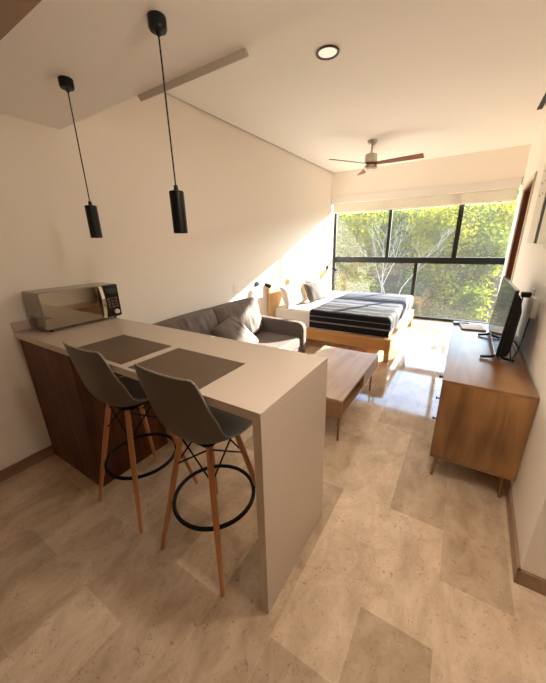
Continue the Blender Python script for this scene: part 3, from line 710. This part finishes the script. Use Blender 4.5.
# ------------------------------------------------------------------ sideboard
sb = thing('sideboard', 'wooden sideboard on short round legs against the right wall', 'sideboard', (0.23, 2.84, 0))
QX0, QX1, QY0, QY1, QZ0, QZ1 = -0.008, 0.462, 2.0, 3.68, 0.175, 0.755
bm = B(); box(bm, QX0, QX1, QY0, QY1, QZ1-0.02, QZ1, 0.003); part('top', bm, MT['parotay'], sb)
bm = B(); box(bm, QX0, QX1, QY0, QY1, QZ0, QZ0+0.02, 0.003); part('bottom_board', bm, MT['parotay'], sb)
for y0 in (QY0, QY1-0.02):
    bm = B(); box(bm, QX0+0.001, QX1-0.001, y0+0.001, y0+0.019, QZ0+0.02, QZ1-0.02, 0.001); part('side_panel', bm, MT['parota'], sb)
bm = B(); box(bm, QX1-0.012, QX1-0.001, QY0+0.02, QY1-0.02, QZ0+0.02, QZ1-0.02); part('back_panel', bm, MT['parota'], sb)
nz_ = 3; hh = (QZ1-QZ0-0.04)/nz_
for k in range(nz_):
    y0, y1 = QY0+0.022, 2.56
    z0 = QZ0+0.02+k*hh+0.002; z1 = z0+hh-0.004
    bm = B(); box(bm, QX0+0.003, QX0+0.021, y0+0.002, y1-0.002, z0, z1, 0.002); d = part('drawer_front', bm, MT['parotay'], sb)
    bm = B(); yc = y0+0.09; zc = 0.727-(nz_-1-k)*0.158
    rod(bm, (QX0+0.004, yc, zc), (QX0-0.014, yc, zc), 0.005); rod(bm, (QX0-0.014, yc, zc), (QX0-0.022, yc, zc), 0.009, 0.010, 18)
    part('knob', bm, MT['blackmatte'], d)
for y0, y1 in ((2.564, 3.12), (3.124, QY1-0.022)):
    bm = B(); box(bm, QX0+0.003, QX0+0.021, y0+0.002, y1-0.002, QZ0+0.022, QZ1-0.022, 0.002); part('door', bm, MT['parotay'], sb)
for sx, tx in ((QX0+0.05, QX0+0.03), (QX1-0.05, QX1-0.045)):
    for sy, ty in ((QY0+0.07, QY0+0.04), (QY1-0.07, QY1-0.04)):
        bm = B(); rod(bm, (tx, ty, 0), (sx, sy, QZ0+0.002), 0.010, 0.014, 18); part('leg', bm, MT['brass'], sb)

# television
TVX, TV0, TV1, TVZ0, TVZ1 = 0.285, 2.515, 3.42, 0.79, 1.265
tv = thing('television', 'flat black television on two splayed feet, turned towards the bed', 'television', (TVX+0.03, 2.97, QZ1))
lean = Matrix.Translation((TVX, 0, TVZ0)) @ Matrix.Rotation(R(3.5), 4, 'Y') @ Matrix.Translation((-TVX, 0, -TVZ0))
bm = B(); box(bm, TVX, TVX+0.022, TV0, TV1, TVZ0, TVZ1, 0.004, 2, lean); part('bezel', bm, MT['blackplastic'], tv)
bm = B(); box(bm, TVX-0.0015, TVX+0.002, TV0+0.008, TV1-0.008, TVZ0+0.022, TVZ1-0.008, 0, 2, lean); part('screen', bm, MT['screen'], tv, smooth=False)
bm = B(); box(bm, TVX-0.002, TVX+0.02, TV0, TV1, TVZ0-0.004, TVZ0+0.014, 0.002, 1, lean); part('bottom_trim', bm, MT['steel'], tv)
bm = B(); box(bm, TVX-0.001, TVX+0.021, TV0, TV1, TVZ1-0.001, TVZ1+0.003, 0.001, 1, lean); part('top_trim', bm, MT['steel'], tv)
bm = B(); q = B()
pf = [(TVX+0.02, TVZ0+0.005), (TVX+0.065, TVZ0+0.01), (TVX+0.075, TVZ0+0.05), (TVX+0.07, TVZ1-0.14), (TVX+0.045, TVZ1-0.05), (TVX+0.02, TVZ1-0.02)]
lo = [q.verts.new((x, TV0+0.01, z)) for x, z in pf]; hi = [q.verts.new((x, TV1-0.01, z)) for x, z in pf]
q.faces.new(lo); q.faces.new(hi[::-1])
for i in range(len(pf)): q.faces.new((lo[i], hi[i], hi[(i+1) % 6], lo[(i+1) % 6]))
bmesh.ops.recalc_face_normals(q, faces=q.faces); bmesh.ops.bevel(q, geom=list(q.edges), offset=0.006, segments=2, profile=0.5, affect='EDGES')
merge(bm, q, lean); part('rear_housing', bm, MT['blackplastic'], tv)
for y in (TV0+0.035, 3.17):
    bm = B()
    tube(bm, [(TVX+0.02, y, TVZ0+0.012), (TVX-0.02, y, TVZ0-0.014), (TVX-0.085, y, QZ1+0.0105)], 0.0105, 8)
    tube(bm, [(TVX+0.02, y, TVZ0+0.012), (TVX+0.055, y, TVZ0-0.014), (TVX+0.115, y, QZ1+0.0105)], 0.0105, 8)
    part('foot', bm, MT['blackplastic'], tv)

bm = B(); box(bm, -0.02, 0.02, -0.075, 0.075, 0.0, 0.016, 0.005, 2, Matrix.Translation((0.06, 3.55, QZ1+0.0004)) @ Matrix.Rotation(R(-60), 4, 'Z'))
rc = solo('remote_control', bm, MT['blackplastic'], 'black remote control at the far end of the sideboard', 'remote control', (0.06, 3.55, QZ1))
fo = thing('menu_folder', 'flat reddish brown folder lying on the sideboard beside the television', 'folder', (0.17, 3.44, QZ1))
fm = Matrix.Translation((0.155, 3.44, QZ1)) @ Matrix.Rotation(R(8), 4, 'Z')
bm = B(); box(bm, -0.10, 0.10, -0.11, 0.11, 0.0004, 0.012, 0.002, 1, fm); part('cover', bm, MT['paper'], fo)
bm = B(); box(bm, -0.094, 0.094, -0.104, 0.104, 0.0115, 0.014, 0.0005, 1, fm); part('sheet', bm, MT['cream'], fo)

# socket, adapter, cables on the right wall
wy = 3.05
so = thing('wall_socket', 'white wall socket plate above the sideboard', 'socket', (xr(wy), wy, 1.15))
bm = B(); box(bm, xr(wy)-0.010, xr(wy)+0.0005, wy-0.06, wy+0.06, 1.085, 1.215, 0.003); part('cover', bm, MT['white'], so)
bm = B(); box(bm, xr(wy)-0.012, xr(wy)-0.009, wy-0.035, wy+0.035, 1.12, 1.18, 0.001); part('outlet_face', bm, MT['white'], so)
pl = thing('power_plug', 'black plug block in the wall socket with a cable to the television', 'plug', (xr(wy), wy, 1.16))
bm = B(); box(bm, xr(wy)-0.075, xr(wy)-0.0125, wy-0.03, wy+0.03, 1.145, 1.185, 0.006); part('plug_body', bm, MT['blackplastic'], pl)
bm = B(); tube(bm, bez((xr(wy)-0.06, wy, 1.146), (xr(wy)-0.07, wy-0.05, 1.02), (0.43, 2.95, 1.05), (0.40, 2.93, 0.98)) + bez((0.40, 2.93, 0.98), (0.385, 2.92, 0.92), (0.43, 2.85, 0.85), (0.375, 2.80, 0.84))[1:], 0.0045, 8); part('cable', bm, MT['blackplastic'], pl)
ad = thing('signal_box', 'slim white box fixed to the wall beside the plug', 'adapter', (xr(2.8), 2.8, 1.1))
bm = B(); box(bm, xr(2.8)-0.035, xr(2.8)-0.002, 2.72, 2.87, 1.045, 1.185, 0.006); part('box_body', bm, MT['white'], ad)
bm = B(); tube(bm, bez((xr(2.8)-0.02, 2.80, 1.046), (xr(2.8)-0.03, 2.80, 0.93), (0.45, 2.72, 0.90), (0.43, 2.70, 0.80)) + bez((0.43, 2.70, 0.80), (0.42, 2.69, 0.76), (0.41, 2.66, 0.762), (0.39, 2.62, 0.762))[1:] + bez((0.39, 2.62, 0.762), (0.375, 2.60, 0.762), (0.40, 2.70, 0.80), (0.372, 2.72, 0.84))[1:], 0.004, 8); part('cable', bm, MT['blackplastic'], ad)
bm = B(); tube(bm, bez((0.372, 2.62, 0.90), (0.43, 2.60, 0.86), (0.44, 2.72, 0.77), (0.44, 2.90, 0.761)) + bez((0.44, 2.90, 0.761), (0.44, 3.0, 0.761), (0.42, 3.1, 0.761), (0.41, 3.2, 0.761))[1:], 0.004, 8)
solo('antenna_cable', bm, MT['blackplastic'], 'loose black cable trailing behind the television on the sideboard', 'cable', (0.42, 2.8, 0.76))

# board on the right wall
wb = thing('wall_board', 'whitewashed wooden wall board with a black strip, high on the right wall', 'wall board', (xr(3.4), 3.4, 1.55))
bm = B()
def rseg(y0, y1, z0, z1, a, b): prism(bm, [(xr(y0)-a, y0), (xr(y0)-b, y0), (xr(y1)-b, y1), (xr(y1)-a, y1)], z0, z1)
rseg(3.47, 3.95, 1.545, 2.24, 0.001, 0.03); part('white_stile', bm, MT['whitew'], wb, smooth=False)
bm = B(); rseg(3.28, 3.47, 1.545, 2.24, 0.001, 0.024); part('black_strip', bm, MT['blackmatte'], wb, smooth=False)
bm = B(); rseg(2.70, 3.28, 1.545, 2.24, 0.001, 0.03); part('white_stile', bm, MT['whitew'], wb, smooth=False)
bm = B()
for y in (3.62, 3.80):
    for z in (1.95, 2.05, 2.15): rod(bm, (xr(y)-0.029, y, z), (xr(y)-0.036, y, z), 0.010, 0.008, 10)
part('stud', bm, MT['nickel'], wb)

# ------------------------------------------------------------------ the hillside outside
def limb(bm, p, d, L, r, depth, maxd, spread=0.55):
    q = p; n = 3
    for i in range(n):
        d2 = (d + Vector((rnd.uniform(-1, 1), rnd.uniform(-1, 1), rnd.uniform(-0.3, 0.6)))*0.16).normalized()
        e = q + d2*(L/n); rod(bm, q, e, r*(1-i/n*0.35), r*(1-(i+1)/n*0.35), 7 if depth < 2 else 5, caps=(i == 0 or i == n-1)); q = e; d = d2
    if depth < maxd:
        for k in range(rnd.choice((2, 3))):
            nd = (d + Vector((rnd.uniform(-1, 1), rnd.uniform(-1, 1), rnd.uniform(-0.2, 0.8)))*spread*1.3).normalized()
            limb(bm, q, nd, L*rnd.uniform(0.6, 0.8), r*0.6, depth+1, maxd, spread)
def leaves(bm, c, rad, n, size, hollow=0.35, clumps=14):
    cl = []
    for k in range(clumps):
        v = Vector((rnd.gauss(0, 1), rnd.gauss(0, 1), rnd.gauss(0, 1))).normalized()*rnd.uniform(0.3, 0.85)
        cl.append((Vector((c[0]+v.x*rad[0], c[1]+v.y*rad[1], c[2]+v.z*rad[2])), rnd.uniform(0.28, 0.5)))
    for i in range(n):
        cc, s = rnd.choice(cl)
        v = Vector((rnd.gauss(0, 1), rnd.gauss(0, 1), rnd.gauss(0, 1)))*0.55*s
        p = cc + Vector((v.x*rad[0], v.y*rad[1], v.z*rad[2]))
        a = Vector((rnd.gauss(0, 1), rnd.gauss(0, 1), rnd.gauss(0, 0.7))).normalized(); b = a.orthogonal().normalized()
        b.rotate(Matrix.Rotation(rnd.uniform(0, 6.28), 3, a)); s1 = size*rnd.uniform(0.6, 1.3); s2 = s1*0.45
        vs = [bm.verts.new(p + a*s1), bm.verts.new(p + b*s2), bm.verts.new(p - a*s1), bm.verts.new(p - b*s2)]
        bm.faces.new(vs)
def tree(x, y, h, rad, mat, n, label, size=0.10):
    z = gz(x, y); t = thing('tree', label, 'tree', (x, y, z), 'trees beyond the window')
    bm = B(); limb(bm, Vector((x, y, z-0.1)), Vector((rnd.uniform(-0.1, 0.1), 0, 1)), (h-rad[2])*0.62, 0.07, 0, 3); part('trunk', bm, MT['bark'], t)
    bm = B(); leaves(bm, (x, y, z+h-rad[2]), rad, n, size); part('foliage', bm, MT[mat], t, smooth=False)
def shrub(x, y, rad, mat, n, label, size=0.08):
    z = gz(x, y); t = thing('shrub', label, 'shrub', (x, y, z), 'shrubs on the slope')
    bm = B()
    for k in range(5): rod(bm, (x, y, z-0.05), (x+rnd.uniform(-.5, .5)*rad[0], y+rnd.uniform(-.5, .5)*rad[1], z+rad[2]*1.2), 0.015, 0.006, 6)
    part('stem', bm, MT['bark'], t)
    bm = B(); leaves(bm, (x, y, z+rad[2]*0.9), rad, n, size, clumps=10); part('foliage', bm, MT[mat], t, smooth=False)
def bare(x, y, h, label):
    z = gz(x, y); t = thing('bare_tree', label, 'tree', (x, y, z), 'trees beyond the window')
    bm = B()
    for k in range(3): limb(bm, Vector((x+k*0.08, y, z-0.1)), Vector((rnd.uniform(-0.45, 0.45), rnd.uniform(-.2, .2), 1)).normalized(), h*0.37, 0.032, 0, 4, 0.55)
    part('trunk', bm, MT['whitebark'], t)
tree(-4.9, 15.0, 4.6, (2.0, 1.8, 2.3), 'leafA', 5200, 'bright yellow green tree at the left of the window view')
tree(-2.7, 16.5, 4.5, (1.9, 1.7, 2.0), 'leafB', 5200, 'mid green tree behind the bare white branches')
tree(-1.1, 14.6, 4.4, (1.5, 1.5, 2.3), 'leafA', 5200, 'yellow green tree in the middle of the window view')
tree(-0.1, 15.6, 4.4, (1.7, 1.6, 2.2), 'leafB', 5200, 'mid green tree at the right of the window view')
tree(1.0, 19.2, 4.6, (1.8, 1.7, 2.3), 'leafA', 3600, 'yellow green tree far right beyond the window, partly behind the wall')
tree(-7.4, 17.5, 4.9, (2.2, 2.0, 2.6), 'leafB', 4200, 'broad green tree farthest left beyond the window')
tree(-5.4, 20.5, 4.8, (2.4, 2.0, 2.8), 'leafC', 4200, 'dark olive tree far behind the left of the view')
tree(-2.2, 21.5, 4.9, (2.4, 2.0, 2.8), 'leafC', 4200, 'dark olive tree far behind the middle of the view')
tree(0.9, 22.0, 4.8, (2.4, 2.0, 2.8), 'leafC', 4200, 'dark olive tree far behind the right of the view')
bare(-2.35, 12.2, 3.6, 'bare tree with pale white branches beyond the lower window')
shrub(-3.9, 12.6, (1.2, 0.9, 0.8), 'leafA', 2200, 'yellowish shrub beyond the lower left pane')
shrub(-1.7, 13.4, (1.0, 0.9, 0.8), 'leafC', 2000, 'dark olive shrub low behind the bare branches')
shrub(0.2, 12.4, (0.9, 0.8, 0.75), 'leafB', 2200, 'green shrub low down beyond the right lower pane, behind the television')
shrub(-0.7, 11.2, (0.7, 0.6, 0.45), 'leafC', 1400, 'small dark shrub on the slope nearest the window')
shrub(-2.9, 11.4, (0.8, 0.7, 0.5), 'leafB', 1400, 'small green shrub on the slope behind the bed')
